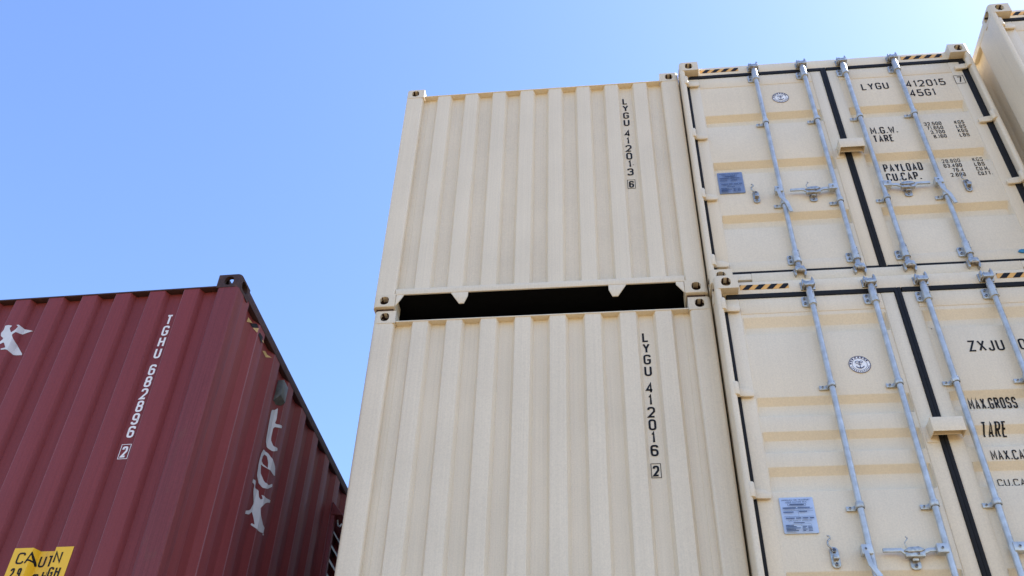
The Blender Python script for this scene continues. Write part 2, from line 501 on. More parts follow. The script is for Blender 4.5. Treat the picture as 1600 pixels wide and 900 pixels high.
# ------------------------------------------------------------------ shared shell meshes (local origin: left front bottom corner; heights via h)
_cache = {}
def shared(key, fn):
    if key not in _cache: _cache[key] = fn()
    return _cache[key]

def post_mesh(m, h, style):
    mb = MB()
    if style == 'end':
        prof = rrect(0.0015, 0.155, 0.003, 0.13, 0.022, 4)
    else:
        prof = rrect(0.0015, 0.043, 0.003, 0.15, 0.018, 4)
    n = len(prof)
    mb.add([(x, y, CZ) for x, y in prof] + [(x, y, h - CZ) for x, y in prof],
           [tuple(range(n-1, -1, -1)), tuple(range(n, 2*n))] + [(i, (i+1) % n, (i+1) % n + n, i+n) for i in range(n)])
    me = mb.mesh("corner_post", m)
    return fix_normals(me)

def mirror_x(me):
    c = me.copy()
    for v in c.vertices: v.co.x = -v.co.x
    c.flip_normals()
    return c

def shell(root, h, paint_m, cast_m, post_m, front, cone_m=None, edge_m=None, under='bitumen', rail_m=None):
    rail_m = rail_m or post_m
    """everything a box container is made of except its front wall or doors"""
    for zz, sz in ((h, 1), (0, -1)):
        for xx, sx in ((0, 1), (W, -1)):
            for yy, sy in ((0, 1), (L, -1)):
                obj('corner_casting', casting(cast_m, sx, sy, sz), root, (xx, yy, zz))
    key = (h, post_m, front)
    pf = shared(('post', key), lambda: post_mesh(post_m, h, front))
    pm = shared(('postm', key), lambda: mirror_x(pf))
    pe = shared(('poste', (h, post_m)), lambda: post_mesh(post_m, h, 'end'))
    pem = shared(('postem', (h, post_m)), lambda: mirror_x(pe))
    obj('corner_post', pf, root)
    obj('corner_post', pm, root, (W, 0, 0))
    obj('corner_post', pe, root, (W, L, 0), math.pi)
    obj('corner_post', pem, root, (0, L, 0), math.pi)
    # long sides
    mats = [paint_m, edge_m] if edge_m else [paint_m]
    PS = SIDE_DOOR if front == 'door' else SIDE
    def side_r():
        mb = profile_sheet(PS, 0.165, h - 0.085, 0.006, 0.003, lambda u, d, z: (W - d, u, z), edge_m)
        return fix_normals(mb.mesh('side_wall', mats))
    def side_l():
        mb = profile_sheet(PS, 0.165, h - 0.085, 0.006, 0.003, lambda u, d, z: (d, u, z), edge_m)
        return fix_normals(mb.mesh('side_wall', mats))
    obj('side_wall', shared(('sr', h, paint_m, edge_m, front), side_r), root)
    obj('side_wall', shared(('sl', h, paint_m, edge_m, front), side_l), root)
    def rail(x0, x1, z0, z1, y0=CY, y1=L - CY):
        return MB().box(x0, x1, y0, y1, z0, z1).mesh('top_rail', rail_m, 0.004)
    obj('top_rail', shared(('trl', h, rail_m), lambda: rail(0.003, 0.065, h - 0.088, h - 0.014)), root)
    obj('top_rail', shared(('trr', h, rail_m), lambda: rail(W - 0.065, W - 0.003, h - 0.088, h - 0.014)), root)
    obj('bottom_rail', shared(('brl', h, post_m), lambda: rail(0.003, 0.05, 0.020, 0.165)), root)
    obj('bottom_rail', shared(('brr', h, post_m), lambda: rail(W - 0.05, W - 0.003, 0.020, 0.165)), root)
    # roof: corrugated steel sheet
    def roof():
        mb = MB(); P = []
        y = 0.19
        while y < L - 0.30:
            P += [(y, h - 0.034), (y + 0.09, h - 0.034), (y + 0.105, h - 0.016), (y + 0.19, h - 0.016), (y + 0.205, h - 0.034)]
            y += 0.209
        P += [(L - 0.12, h - 0.034)]
        n = len(P)
        mb.v = [(x, u, z) for x in (0.066, W - 0.066) for u, z in P] + [(x, u, z - 0.002) for x in (0.066, W - 0.066) for u, z in P]
        for i in range(n-1):
            mb.f += [(i, n+i, n+i+1, i+1), (2*n+i, 2*n+i+1, 3*n+i+1, 3*n+i)]; mb.mi += [0, 0]
        return mb.mesh('roof', paint_m, smooth=False)
    obj('roof', shared(('roof', h, paint_m), roof), root)
    # timber floor on steel cross members, black underneath
    def floor():
        mb = MB().box(0.052, W - 0.052, 0.14, L - 0.12, 0.142, 0.170)
        y = 0.42
        while y < L - 0.3:
            mb.box(0.052, 0.70, y, y + 0.045, 0.022, 0.141); mb.box(W - 0.70, W - 0.052, y, y + 0.045, 0.022, 0.141)
            y += 0.42
        return mb.mesh('floor', under, smooth=False)
    obj('floor', shared(('floor', h, under), floor), root)
    # rear end
    def rear():
        mb = profile_sheet(END, 0.142, h - 0.10, 0.005, 0.003, lambda u, d, z: (u, L - d, z))
        return fix_normals(mb.mesh('end_wall', paint_m))
    obj('end_wall', shared(('rear', h, paint_m), rear), root)
    def rhead():
        return MB().box(CX, W - CX, L - 0.12, L - 0.008, h - 0.108, h - 0.03).mesh('header', post_m, 0.004)
    obj('header', shared(('rhead', h, post_m), rhead), root)
    if cone_m:
        def cone(): 
            mb = MB().box(0.022, 0.150, 0.03, 0.165, -GAP, 0.0)
            mb.cyl((0.081, 0.095, -GAP - 0.026), (0.081, 0.095, -GAP), 0.012, 12, 0.024)
            return mb.mesh('stacking_cone', cone_m, 0.002)
        c = shared(('cone', cone_m), cone)
        for x, y, rz in ((0, 0, 0), (W, L, math.pi)): obj('stacking_cone', c, root, (x, y, 0), rz)
        cm = shared(('conem', cone_m), lambda: mirror_x(c))
        for x, y, rz in ((W, 0, 0), (0, L, math.pi)): obj('stacking_cone', cm, root, (x, y, 0), rz)

def front_end(root, h, paint_m, post_m, edge_m=None, tunnel=True, rail_m=None):
    """blind corrugated end wall with header, sill lip and gooseneck gussets"""
    mats = [paint_m, edge_m] if edge_m else [paint_m]
    zb = h - 2.420 if tunnel else 0.16
    sh = 0.056 if tunnel else 0.026
    e = obj('end_wall', shared(('front', h, paint_m, edge_m), lambda: fix_normals(profile_sheet(END, zb - 0.01, h - 0.100, 0.0035, 0.003, None, edge_m).mesh('end_wall', mats))), root)
    def hd():
        mb = MB().box(CX + 0.002, W - CX - 0.002, 0.006, 0.12, h - 0.107, h - 0.096)
        mb.box(0.156, W - 0.156, 0.1205, 0.195, h - 0.107, h - 0.036)
        return mb.mesh('header', rail_m or post_m, 0.003)
    obj('header', shared(('hd', h, post_m), hd), root)
    def sill():
        mb = MB().box(0.156, W - 0.156, 0.004, 0.018, zb - sh, zb)
        if tunnel:
            y0, y1 = 0.0055, 0.0165
            zt, zl = zb - sh - 0.0002, 0.006
            for pts in ([(0.164, zt), (0.222, zt), (0.208, zt - 0.030), (0.164, zl)],
                        [(0.572, zt), (0.703, zt), (0.701, zt - 0.040), (0.676, zl), (0.640, zl)],
                        [(W - 0.707, zt), (W - 0.576, zt), (W - 0.640, zl), (W - 0.680, zl), (W - 0.705, zt - 0.045)],
                        [(W - 0.222, zt), (W - 0.164, zt), (W - 0.164, zl), (W - 0.222, zt - 0.024)]):
                mb.prism(pts, y0, y1)
        else:
            mb.box(0.164, W - 0.164, 0.010, 0.13, 0.015, zb - 0.027)
        return mb.mesh('bottom_sill', post_m, 0.003)
    obj('bottom_sill', shared(('sill', h, post_m, tunnel), sill), root)
    if tunnel: obj('gap_dark_sheet', shared(('fe', h), lambda: MB().box(0.135, W - 0.135, 0.0185, 0.30, zb - 0.042, zb - 0.038).mesh('gap_dark_sheet', 'bitumen')), root)  # black sheet added behind the sill so the gap stays dark
    return e

def stacked_number(parent, x, code, serial, digit, z, m, y, ch=0.085, cw=0.050, pitch=0.0975, gap=0.043, sw=0.0138, box_w=0.064):
    """vertical owner code, serial number and boxed check digit, as on the ends of containers: three marks"""
    for name, chars in (('owner_code', code), ('serial_number', serial)):
        f = Flat()
        for c in chars:
            f.text(c, x - cw * GLYPH[c][0] / 2, z - ch, ch, x + cw * GLYPH[c][0] / 2, sw=sw)
            z -= pitch
        obj(name, f.mesh(name, m, y), parent)
        z -= gap
    f = Flat().frame(x - box_w / 2, x + box_w / 2, z - ch - 0.016, z + 0.004, 0.0042)
    f.text(digit, x - cw * 0.40, z - ch - 0.005, ch * 0.92, x + cw * 0.40, sw=sw)
    obj('check_digit', f.mesh('check_digit', m, y), parent)

# ------------------------------------------------------------------ door end
YD = 0.070            # face of the doors and header behind the casting face
BARX = (0.635, 1.045, 1.385, 1.812)

def hazard(x0, x1, z0, z1, n, m_bg='amber'):
    bgf = Flat().rect(x0, x1, z0, z1)
    st = Flat(); p = (x1 - x0) / n; s = (z1 - z0) * 0.9
    for i in range(-1, n + 1):
        a = x0 + p * i + p * 0.15; b = a + p * 0.52
        q = [(a, z0), (b, z0), (b + s, z1), (a + s, z1)]
        # clip to the rectangle
        def clip(poly, c, sign):
            out = []
            for (ax, az), (bx, bz) in zip(poly, poly[1:] + poly[:1]):
                ia, ib = sign * (ax - c) >= 0, sign * (bx - c) >= 0
                if ia: out.append((ax, az))
                if ia != ib:
                    t = (c - ax) / (bx - ax); out.append((c, az + t * (bz - az)))
            return out
        q = clip(clip(q, x0, 1), x1, -1) if q else q
        if len(q) >= 3: st.poly(q)
    return bgf, st

def door_leaf(x0, x1, zb, zt, grooves, dp):
    """one door: tube frame and a pressed panel with horizontal grooves"""
    fw = 0.088
    mb = MB()
    mb.box(x0, x0 + fw, YD, YD + 0.045, zb, zt); mb.box(x1 - fw, x1, YD, YD + 0.045, zb, zt)
    mb.box(x0 + fw, x1 - fw, YD + 0.001, YD + 0.045, zt - 0.135, zt); mb.box(x0 + fw, x1 - fw, YD + 0.001, YD + 0.045, zb, zb + 0.10)
    me0 = mb
    me0.v, me0.f = mb.v, mb.f
    # pressed panel: rows of (z, depth)
    yp = YD + 0.005
    rows = [(zt - 0.130, 0)]
    for zc, run, flat in grooves:
        rows += [(zc, 0), (zc - run, dp), (zc - run - flat, dp), (zc - run - flat - 0.018, 0)]
    rows.append((zb + 0.095, 0))
    cols = [(x0 + fw - 0.004, 0), (x0 + fw + 0.004, 0), (x0 + fw + 0.016, 1), (x1 - fw - 0.016, 1), (x1 - fw - 0.004, 0), (x1 - fw + 0.004, 0)]
    p = MB()
    nc = len(cols)
    p.v = [(x, yp + d * k, z) for z, d in rows for x, k in cols]
    for i in range(len(rows) - 1):
        for j in range(nc - 1):
            a = i * nc + j
            p.f.append((a, a + nc, a + nc + 1, a + 1)); p.mi.append(0)
    nb = len(p.v)
    p.add([(x, YD + 0.066, z) for x, z in ((cols[0][0], rows[0][0]), (cols[-1][0], rows[0][0]), (cols[-1][0], rows[-1][0]), (cols[0][0], rows[-1][0]))], [(0, 1, 2, 3)])
    bm = bmesh.new()
    a = mb.mesh('door', 'cream_door', 0.004)
    bm.from_mesh(a)
    q = p.mesh('panel', 'cream_door', 0.003, 2, angle=20)
    bm.from_mesh(q)
    me = bpy.data.meshes.new('door'); bm.to_mesh(me); bm.free()
    me.materials.append(M['cream_door'])
    for f in me.polygons: f.use_smooth = True
    me.set_sharp_from_angle(angle=R(28))
    return me

def hinge_mesh(mir, h):
    s = -1 if mir else 1
    o = W if mir else 0
    mb = MB()
    X = lambda x: o + s * x
    # blade reaching from the post across the rubber onto the door, with pin barrel on the post edge
    pts = [(X(0.054), -0.040), (X(0.105), -0.044), (X(0.150), -0.044), (X(0.158), -0.010), (X(0.120), 0.012), (X(0.054), 0.022)]
    mb.prism(pts, YD - 0.026, YD - 0.010)
    mb.box(X(0.078), X(0.150), YD - 0.0102, YD, -0.036, 0.004)
    mb.cyl((X(0.040), 0.022, -0.052), (X(0.040), 0.022, 0.046), 0.023, 14)
    pl = [(X(0.040), 0.004), (X(0.062), YD - 0.026), (X(0.062), YD - 0.010), (X(0.040), 0.036)]
    if mir: pl = pl[::-1]
    mb.add([(x, y, -0.036) for x, y in pl] + [(x, y, 0.018) for x, y in pl],
           [(3, 2, 1, 0), (4, 5, 6, 7)] + [(i, (i+1) % 4, (i+1) % 4 + 4, i+4) for i in range(4)])
    return fix_normals(mb.mesh('hinge', 'cream_door', 0.003))

def bolt(mb, x, y, z, r=0.010, d=0.010):
    mb.cyl((x, y, z), (x, y - d, z), r, 6)

def bar_mesh(zb, zt):
    mb = MB()
    yb = 0.034
    mb.cyl((0, yb, zb), (0, yb, zt), 0.0188, 18)
    me = mb.mesh('locking_bar', 'galv')
    return me

def cam_end(top):
    """forged cam claw on the end of a locking bar"""
    s = 1 if top else -1
    yb = 0.034
    mb = MB()
    mb.cyl((0, yb, -s * 0.06), (0, yb, s * 0.015), 0.021, 14)
    mb.prism([(-0.030, 0), (0.030, 0), (0.036, s*0.022), (0.026, s*0.044), (0.012, s*0.030), (-0.012, s*0.030), (-0.026, s*0.046), (-0.038, s*0.020)], yb - 0.030, yb + 0.020)
    mb.cyl((-0.028, yb - 0.018, s*0.030), (0.034, yb - 0.018, s*0.036), 0.010, 8)
    return fix_normals(mb.mesh('cam', 'zinc', 0.003))

def keeper(top):
    """cam keeper welded to the header or sill"""
    s = 1 if top else -1
    mb = MB()
    mb.prism([(-0.042, -s*0.014), (-0.026, -s*0.010), (-0.024, s*0.040), (-0.034, s*0.052), (-0.042, s*0.030)], 0.024, YD)
    mb.prism([(0.044, -s*0.006), (0.028, -s*0.004), (0.024, s*0.046), (0.032, s*0.064), (0.042, s*0.036)], 0.018, YD)
    mb.box(-0.048, 0.050, YD - 0.012, YD + 0.001, -0.022, 0.046) if top else mb.box(-0.048, 0.050, YD - 0.012, YD + 0.001, -0.046, 0.022)
    return fix_normals(mb.mesh('cam_keeper', 'zinc', 0.003))

def bearing():
    """long sleeve bracket near the bar end: clamp sleeve and a bolted ear on its left"""
    mb = MB(); yb = 0.034
    mb.cyl((0, yb, -0.052), (0, yb, 0.055), 0.0255, 18)
    mb.cyl((0, yb, 0.055), (0, yb, 0.072), 0.0255, 18, 0.019)
    mb.cyl((0, yb, -0.060), (0, yb, -0.052), 0.029, 18)
    mb.prism(rrect(-0.062, -0.010, -0.052, 0.032, 0.012), YD - 0.014, YD + 0.001)
    mb.prism(rrect(0.010, 0.036, -0.045, 0.025, 0.010), YD - 0.014, YD + 0.001)
    mb.box(-0.024, 0.024, yb, YD - 0.012, -0.046, 0.026)
    mb.m = 1
    for z in (-0.030, 0.012): bolt(mb, -0.043, YD - 0.014, z)
    mb.cyl((0.012, 0.012, 0.036), (0.012, 0.0095, 0.036), 0.005, 8); mb.cyl((0.012, 0.012, -0.02), (0.012, 0.0095, -0.02), 0.005, 8)
    return fix_normals(mb.mesh('bar_bearing', ['galv', 'bolt'], 0.0025))

def guide():
    """narrow saddle clamp with one bolted ear"""
    mb = MB(); yb = 0.034
    mb.cyl((0, yb, -0.016), (0, yb, 0.016), 0.0265, 18)
    mb.prism([(-0.072, -0.020), (-0.020, -0.020), (-0.014, -0.008), (-0.014, 0.018), (-0.024, 0.014), (-0.038, 0.002), (-0.072, 0.010)], YD - 0.012, YD + 0.001)
    mb.box(-0.022, 0.022, yb, YD + 0.001, -0.012, 0.012)
    mb.m = 1
    bolt(mb, -0.052, YD - 0.012, -0.005, 0.008, 0.008)
    mb.cyl((0.008, 0.013, 0.004), (0.008, 0.009, 0.004), 0.005, 8)
    mb.cyl((0, yb, -0.0205), (0, yb, -0.0161), 0.0255, 18)  # dark disc paints in the shaded underside of the clamp
    return fix_normals(mb.mesh('bar_clamp', ['galv', 'bolt'], 0.002))

def handle(kind):
    """lever riveted to a lug on the bar: 'L' swung left across the door, 'R' right, 'D' hanging down"""
    mb = MB(); yb = 0.034
    if kind in 'LR':
        s = -1 if kind == 'L' else 1
        mb.box(s * 0.000, s * 0.060, yb - 0.026, yb + 0.020, -0.026, 0.026)
        pts = [(s*0.046, 0.012), (s*0.100, 0.010), (s*0.150, -0.010), (s*0.215, -0.012), (s*0.245, 0.012), (s*0.345, 0.012),
               (s*0.345, -0.010), (s*0.250, -0.010), (s*0.220, -0.040), (s*0.145, -0.036), (s*0.095, -0.012), (s*0.046, -0.012)]
        mb.prism(pts, 0.026, 0.040)
        mb.m = 1; bolt(mb, s*0.032, yb - 0.026, 0.0, 0.010, 0.006)
    else:
        mb.box(-0.052, 0.008, yb - 0.030, yb + 0.018, -0.028, 0.028)
        pts = [(-0.048, 0.0), (-0.020, 0.0), (-0.010, -0.085), (0.026, -0.150), (0.044, -0.255), (0.018, -0.258), (0.000, -0.165), (-0.034, -0.095)]
        mb.prism(pts, 0.000, 0.012)
        mb.m = 1; bolt(mb, -0.030, yb - 0.030, 0.0, 0.010, 0.006)
    return fix_normals(mb.mesh('door_handle', ['galv', 'bolt'], 0.0025))

def catch():
    """handle retainer plate on the door with its flap"""
    mb = MB()
    mb.prism(rrect(-0.028, 0.028, -0.088, -0.012, 0.020), YD - 0.008, YD + 0.002)
    mb.box(-0.052, 0.052, 0.022, 0.050, -0.030, 0.006)
    mb.box(-0.016, 0.016, 0.040, YD, -0.046, -0.006)
    mb.prism([(-0.058, 0.004), (-0.030, 0.022), (0.024, 0.026), (0.056, 0.008), (0.030, -0.004), (-0.034, -0.006)], 0.014, 0.030)
    mb.path([(-0.036, 0.030, 0.012), (-0.044, 0.022, 0.050), (-0.022, 0.024, 0.078), (-0.030, 0.03, 0.092)], 0.004, 6)
    mb.m = 1
    bolt(mb, 0.0, YD - 0.008, -0.066, 0.011, 0.008); bolt(mb, 0.018, 0.022, -0.014, 0.008, 0.006)
    return fix_normals(mb.mesh('handle_catch', ['zinc', 'bolt'], 0.002))

def hasp():
    """seal hasp: round-ended plate with two bolts and a swinging wire hook above"""
    mb = MB()
    mb.prism(rrect(-0.024, 0.024, -0.095, 0.030, 0.023, 5), YD - 0.010, YD + 0.002)
    mb.box(-0.014, 0.016, YD - 0.040, YD - 0.010, -0.052, -0.026)
    mb.path([(-0.012, YD - 0.022, 0.010), (-0.030, YD - 0.026, 0.034), (-0.028, YD - 0.026, 0.056), (-0.010, YD - 0.024, 0.074), (-0.014, YD - 0.024, 0.090), (-0.026, YD - 0.024, 0.090)], 0.006, 8)
    mb.m = 1
    bolt(mb, 0.0, YD - 0.010, 0.006, 0.014, 0.012); bolt(mb, 0.0, YD - 0.010, -0.074, 0.011, 0.010)
    return fix_normals(mb.mesh('seal_hasp', ['zinc', 'bolt'], 0.002))

def lock_box():
    """shroud over the padlock: open at the bottom, welded across the door joint"""
    mb = MB()
    x0, x1, z0, z1, y0 = 0, 0.190, -0.098, 0.0, YD - 0.098
    t = 0.006
    mb.box(x0, x1, y0, y0 + t, z0, z1)                  # front
    mb.box(x0, x0 + t, y0 + t, YD + 0.001, z0, z1)      # cheeks
    mb.box(x1 - t, x1, y0 + t, YD - 0.02, z0, z1)
    mb.box(x0 + t, x1 - t, y0 + t, YD - 0.002, z1 - t, z1)  # top
    mb.box(x0 + t, x1 - t, YD - 0.040, YD - 0.030, z0 + 0.012, z1 - t)  # inner plate
    mb.box(-0.02, 0.04, YD - 0.006, YD + 0.001, z0 - 0.022, z0 + 0.03)
    me = mb.mesh('lock_box', 'cream_door', 0.0025)
    return me

def marking_logo(parent, x, z, h):
    """round class mark: white disc with navy rim marks and an anchor-like emblem"""
    r = 0.068
    y = YD + 0.0035
    fz = h + z
    obj('round_mark', Flat().poly(ell(x, fz, r, r, 32)).mesh('round_mark', 'white', y - 0.0015 + 0.0), parent)
    f = Flat()
    f.poly(ell(x, fz, r, r, 36), ell(x, fz, r * 0.94, r * 0.94, 36)[::-1])
    f.poly(ell(x, fz, r * 0.70, r * 0.70, 36), ell(x, fz, r * 0.665, r * 0.665, 36)[::-1])
    def arc(a0, a1, ro, ri): f.poly(ell(x, fz, r*ro, r*ro, 4, a0, a1) + ell(x, fz, r*ri, r*ri, 4, a0, a1)[::-1])
    for a in (25, 42, 62, 82, 104, 126, 146, 166): arc(a, a + 12, 0.90, 0.76)
    for a in range(196, 340, 13): arc(a, a + 7, 0.88, 0.79)
    # emblem
    e = r * 0.6
    f.rect(x - e*0.05, x + e*0.05, fz - e*0.85, fz + e*0.25)
    f.poly(ell(x - e*0.30, fz + e*0.42, e*0.36, e*0.26, 14), ell(x - e*0.30, fz + e*0.42, e*0.26, e*0.16, 14)[::-1])
    f.poly(ell(x + e*0.28, fz + e*0.46, e*0.26, e*0.22, 14), ell(x + e*0.28, fz + e*0.46, e*0.17, e*0.13, 14)[::-1])
    arcp = ell(x, fz - e*0.10, e*0.72, e*0.72, 10, 205, 335) + ell(x, fz - e*0.06, e*0.62, e*0.60, 10, 205, 335)[::-1]
    f.poly(arcp)
    f.rect(x - e*0.28, x + e*0.28, fz - e*0.05, fz + e*0.03)
    obj('round_mark_print', f.mesh('round_mark_print', 'navy', y - 0.003), parent)

def data_plate(parent, x0, x1, z0, z1, h, dark):
    y = YD
    zb, zt = h + z0, h + z1
    mb = MB().prism(rrect(x0, x1, zb, zt, 0.008), y - 0.004, y + 0.004)
    p = obj('data_plate', mb.mesh('data_plate', 'plate_dk' if dark else 'plate', 0.001), parent)
    f = Flat()
    w_, hh = x1 - x0, zt - zb
    U = lambda u: x0 + u * w_
    V = lambda v: zt - v * hh
    f.text("APPROVED FOR TRANSPORT", U(0.07), V(0.10), hh*0.040, U(0.90))
    f.text("UNDER CUSTOMS SEAL", U(0.17), V(0.165), hh*0.040, U(0.80))
    f.frame(U(0.22), U(0.76), V(0.25), V(0.19), 0.0015)
    f.rect(U(0.28), U(0.70), V(0.232), V(0.208))
    f.rect(U(0.06), U(0.94), V(0.335), V(0.325)); f.rect(U(0.06), U(0.45), V(0.318), V(0.296)); f.rect(U(0.5), U(0.86), V(0.312), V(0.292))
    f.rect(U(0.06), U(0.94), V(0.395), V(0.388)); f.rect(U(0.06), U(0.36), V(0.440), V(0.418)); f.rect(U(0.52), U(0.76), V(0.425), V(0.404)); f.rect(U(0.495), U(0.500), V(0.55), V(0.39))
    f.rect(U(0.06), U(0.94), V(0.557), V(0.550))
    f.rect(U(0.10), U(0.36), V(0.61), V(0.585)); f.rect(U(0.40), U(0.55), V(0.61), V(0.585)); f.rect(U(0.59), U(0.76), V(0.61), V(0.585)); f.rect(U(0.80), U(0.93), V(0.61), V(0.585))
    f.text("CSC SAFETY APPROVAL", U(0.17), V(0.69), hh*0.036, U(0.86))
    f.rect(U(0.30), U(0.62), V(0.745), V(0.725))
    for i, v in enumerate((0.80, 0.838, 0.876, 0.914, 0.952)):
        f.rect(U(0.06), U(0.30 + 0.07 * (i % 3) + 0.04 * (i > 1)), V(v + 0.012), V(v - 0.010))
        if i: f.rect(U(0.54), U(0.62 + 0.05 * (i % 2)), V(v + 0.010), V(v - 0.010)); f.rect(U(0.70), U(0.82), V(v + 0.010), V(v - 0.008))
    f.frame(U(0.50), U(0.80), V(0.82), V(0.765), 0.001)
    obj('plate_print', f.mesh('plate_print', 'plate_ink', y - 0.0052), p)

def door_end(root, h, spec):
    """header, sill, seals, two doors with all their gear; spec holds grooves, clamp heights, handle height, markings"""
    zt, zb = h - 0.165, h - 2.448
    def hdr():
        mb = MB().box(0.058, W - 0.058, YD, 0.20, h - 0.125, h - 0.012 - 0.0)
        return mb.mesh('header', 'cream_door', 0.004)
    obj('header', shared(('doorhdr', h), hdr), root)
    def hd2():
        b1, s1 = hazard(0.180, 0.512, h - 0.086, h - 0.042, 4); b2, s2 = hazard(1.892, 2.236, h - 0.086, h - 0.042, 4)
        return [(q.mesh('hazard_stripe', 'amber', YD - 0.0015), t.mesh('hazard_bars', 'black', YD - 0.003)) for q, t in ((b1, s1), (b2, s2))]
    for a, b in shared(('hz', h), hd2):
        hz = obj('hazard_stripe', a, root); obj('hazard_bars', b, hz)
    def sill():
        mb = MB().box(0.30, W - 0.30, YD - 0.018, 0.20, h - 2.560, h - 2.478)
        mb.box(0.058, 0.2995, YD - 0.016, 0.20, h - 2.536, h - 2.478); mb.box(W - 0.2995, W - 0.058, YD - 0.016, 0.20, h - 2.536, h - 2.478)
        return mb.mesh('door_sill', 'cream_door', 0.004)
    obj('door_sill', shared(('dsill', h), sill), root)
    # frame rubbers (the doors' own rubbers hang on the doors)
    kt, kb = shared('kt', lambda: keeper(True)), shared('kb', lambda: keeper(False))
    for x in BARX:
        obj('cam_keeper', kt, root, (x, 0, h - 0.094)); obj('cam_keeper', kb, root, (x, 0, h - 2.490))
    he = shared('hinge', lambda: hinge_mesh(False, h)); hm = shared('hingem', lambda: hinge_mesh(True, h))
    leaves = ((0.071, 1.196, (0, 1)), (1.244, W - 0.0935, (2, 3)))
    out = []
    for i, (x0, x1, bars) in enumerate(leaves):
        gk = tuple(spec['grooves'])
        me = shared(('leaf', h, i, gk), lambda: door_leaf(x0, x1, zb, zt, [(h + z, rn, fl) for z, rn, fl in gk], spec['depth']))
        d = obj('door', me, root)
        out.append(d)
        def rub():
            mb = MB()
            a, b_ = (0.050, 1.218) if i == 0 else (1.2205, W - 0.050)
            y0 = YD - 0.006
            mb.box(a + 0.03, b_, y0, YD + 0.05, zt, zt + 0.039)
            mb.box(a + 0.03, b_, y0, YD + 0.05, zb - 0.028, zb)
            if i == 0: mb.box(0.0440, 0.0705, y0, YD + 0.05, zb, zt); mb.box(1.1965, 1.2185, y0 - 0.003, YD + 0.05, zb - 0.02, zt + 0.02)
            else: mb.box(W - 0.0930, W - 0.0440, y0, YD + 0.05, zb, zt); mb.box(1.219, 1.2435, y0 - 0.003, YD + 0.05, zb - 0.02, zt + 0.036)
            return mb.mesh('door_seal', 'rubber', 0.003)
        obj('door_seal', shared(('rub', h, i), rub), d)
        for z in (-0.245, -0.945, -1.665, -2.365):
            obj('hinge', he if i == 0 else hm, d, (0, 0, h + z))
        br, gd = shared('bearing', bearing), shared('guide', guide)
        ct, cb = shared('camt', lambda: cam_end(True)), shared('camb', lambda: cam_end(False))
        for b in bars:
            x = BARX[b]
            lb = obj('locking_bar', shared(('bar', h), lambda: bar_mesh(h - 2.45, h - 0.14)), d, (x, 0, 0))
            obj('bar_bearing', br, d, (x, 0, h - 0.215)); obj('bar_bearing', br, d, (x, 0, h - 2.355), 0, math.pi if False else 0)
            obj('cam', ct, d, (x, 0, h - 0.118)); obj('cam', cb, d, (x, 0, h - 2.468))
            for z in spec['clamps']: obj('bar_clamp', gd, d, (x, 0, h + z))
            kind = {0: 'D', 1: 'L', 2: 'R', 3: 'D'}[b]
            obj('door_handle', shared(('handle', kind), lambda: handle(kind)), d, (x, 0, h + spec['handle']))
            if kind != 'D': obj('handle_catch', shared('catch', catch), d, (x + (-0.178 if kind == 'L' else 0.178), 0, h + spec['handle'] - 0.012))
        hx = 0.446 if i == 0 else 2.006
        obj('seal_hasp', shared('hasp', hasp), d, (hx, 0, h + spec['handle'] + 0.012))
    obj('lock_box', shared('lockbox', lock_box), out[0], (1.140, 0, h + spec['lockbox']))
    return out

# ------------------------------------------------------------------ the yard
g = bpy.data.meshes.new('ground')
g.from_pydata([(-1500, -1500, 0), (1500, -1500, 0), (1500, 1500, 0), (-1500, 1500, 0)], [], [(0, 1, 2, 3)])
g.materials.append(M['ground'])
go = bpy.data.objects.new('ground', g)
COL.objects.link(go)
go['kind'] = 'structure'

# ------------------------------------------------------------------ the stacks
Z3 = CAM_H + 7.1277 - H          # base of the top tier
Z2 = Z3 - GAP - H
Z1 = Z2 - GAP - H
GRP = 'cream shipping containers in the stacks'

# middle stack: blind corrugated ends
def cream_end(label, x, y, z, number, top, cone=True):
    r = thing('shipping_container', label, 'container', (x, y, z), 0, GRP)
    shell(r, H, 'cream', 'cream_cast', 'cream', 'end', 'rust' if cone else None)
    e = front_end(r, H, 'cream', 'cream')
    if number:
        stacked_number(e, 1.959, number[:4], number[4:-1], number[-1], H + top, 'black', YV - 0.002)
    return r
cream_end('cream corrugated end wall numbered 412013 in black, topmost of the middle stack', -1.7045, 5.2723, Z3, 'LYGU4120136', -0.252)
cream_end('cream corrugated end wall numbered 412016 in black, under the black gap of the middle stack', -1.6920, 5.2984, Z2, 'LYGU4120162', -0.262)
cream_end('cream corrugated end wall without a number, at the foot of the middle stack', -1.6920, 5.2984, Z1, None, 0, False)

SPEC_UP = dict(depth=0.052, grooves=((-0.672, 0.038, 0.095), (-1.260, 0.038, 0.095), (-1.860, 0.038, 0.095)), clamps=(-0.840, -1.800), handle=-1.668, lockbox=-1.178)
SPEC_LO = dict(depth=0.039, grooves=((-0.330, 0.064, 0.070), (-0.985, 0.044, 0.083), (-1.240, 0.044, 0.088), (-1.488, 0.044, 0.102), (-2.150, 0.044, 0.083)), clamps=(-0.930, -1.775), handle=-2.055, lockbox=-1.236)
YP = YD + 0.003       # markings lie just proud of the pressed panels (panel face at YD + 0.005)

def cream_doors(label, x, y, z, spec, marks=None, cone=True):
    r = thing('shipping_container', label, 'container', (x, y, z), 0, GRP)
    shell(r, H, 'cream_door', 'cream_cast', 'cream_door', 'door', 'rust' if cone else None)
    doors = door_end(r, H, spec)
    if marks: marks(r, doors)
    return r

def mark(parent, name, text, x0, z0, h, x1=None, y=None, **k):
    obj(name, Flat().text(text, x0, z0, h, x1, **k).mesh(name, 'black', YP if y is None else y), parent)

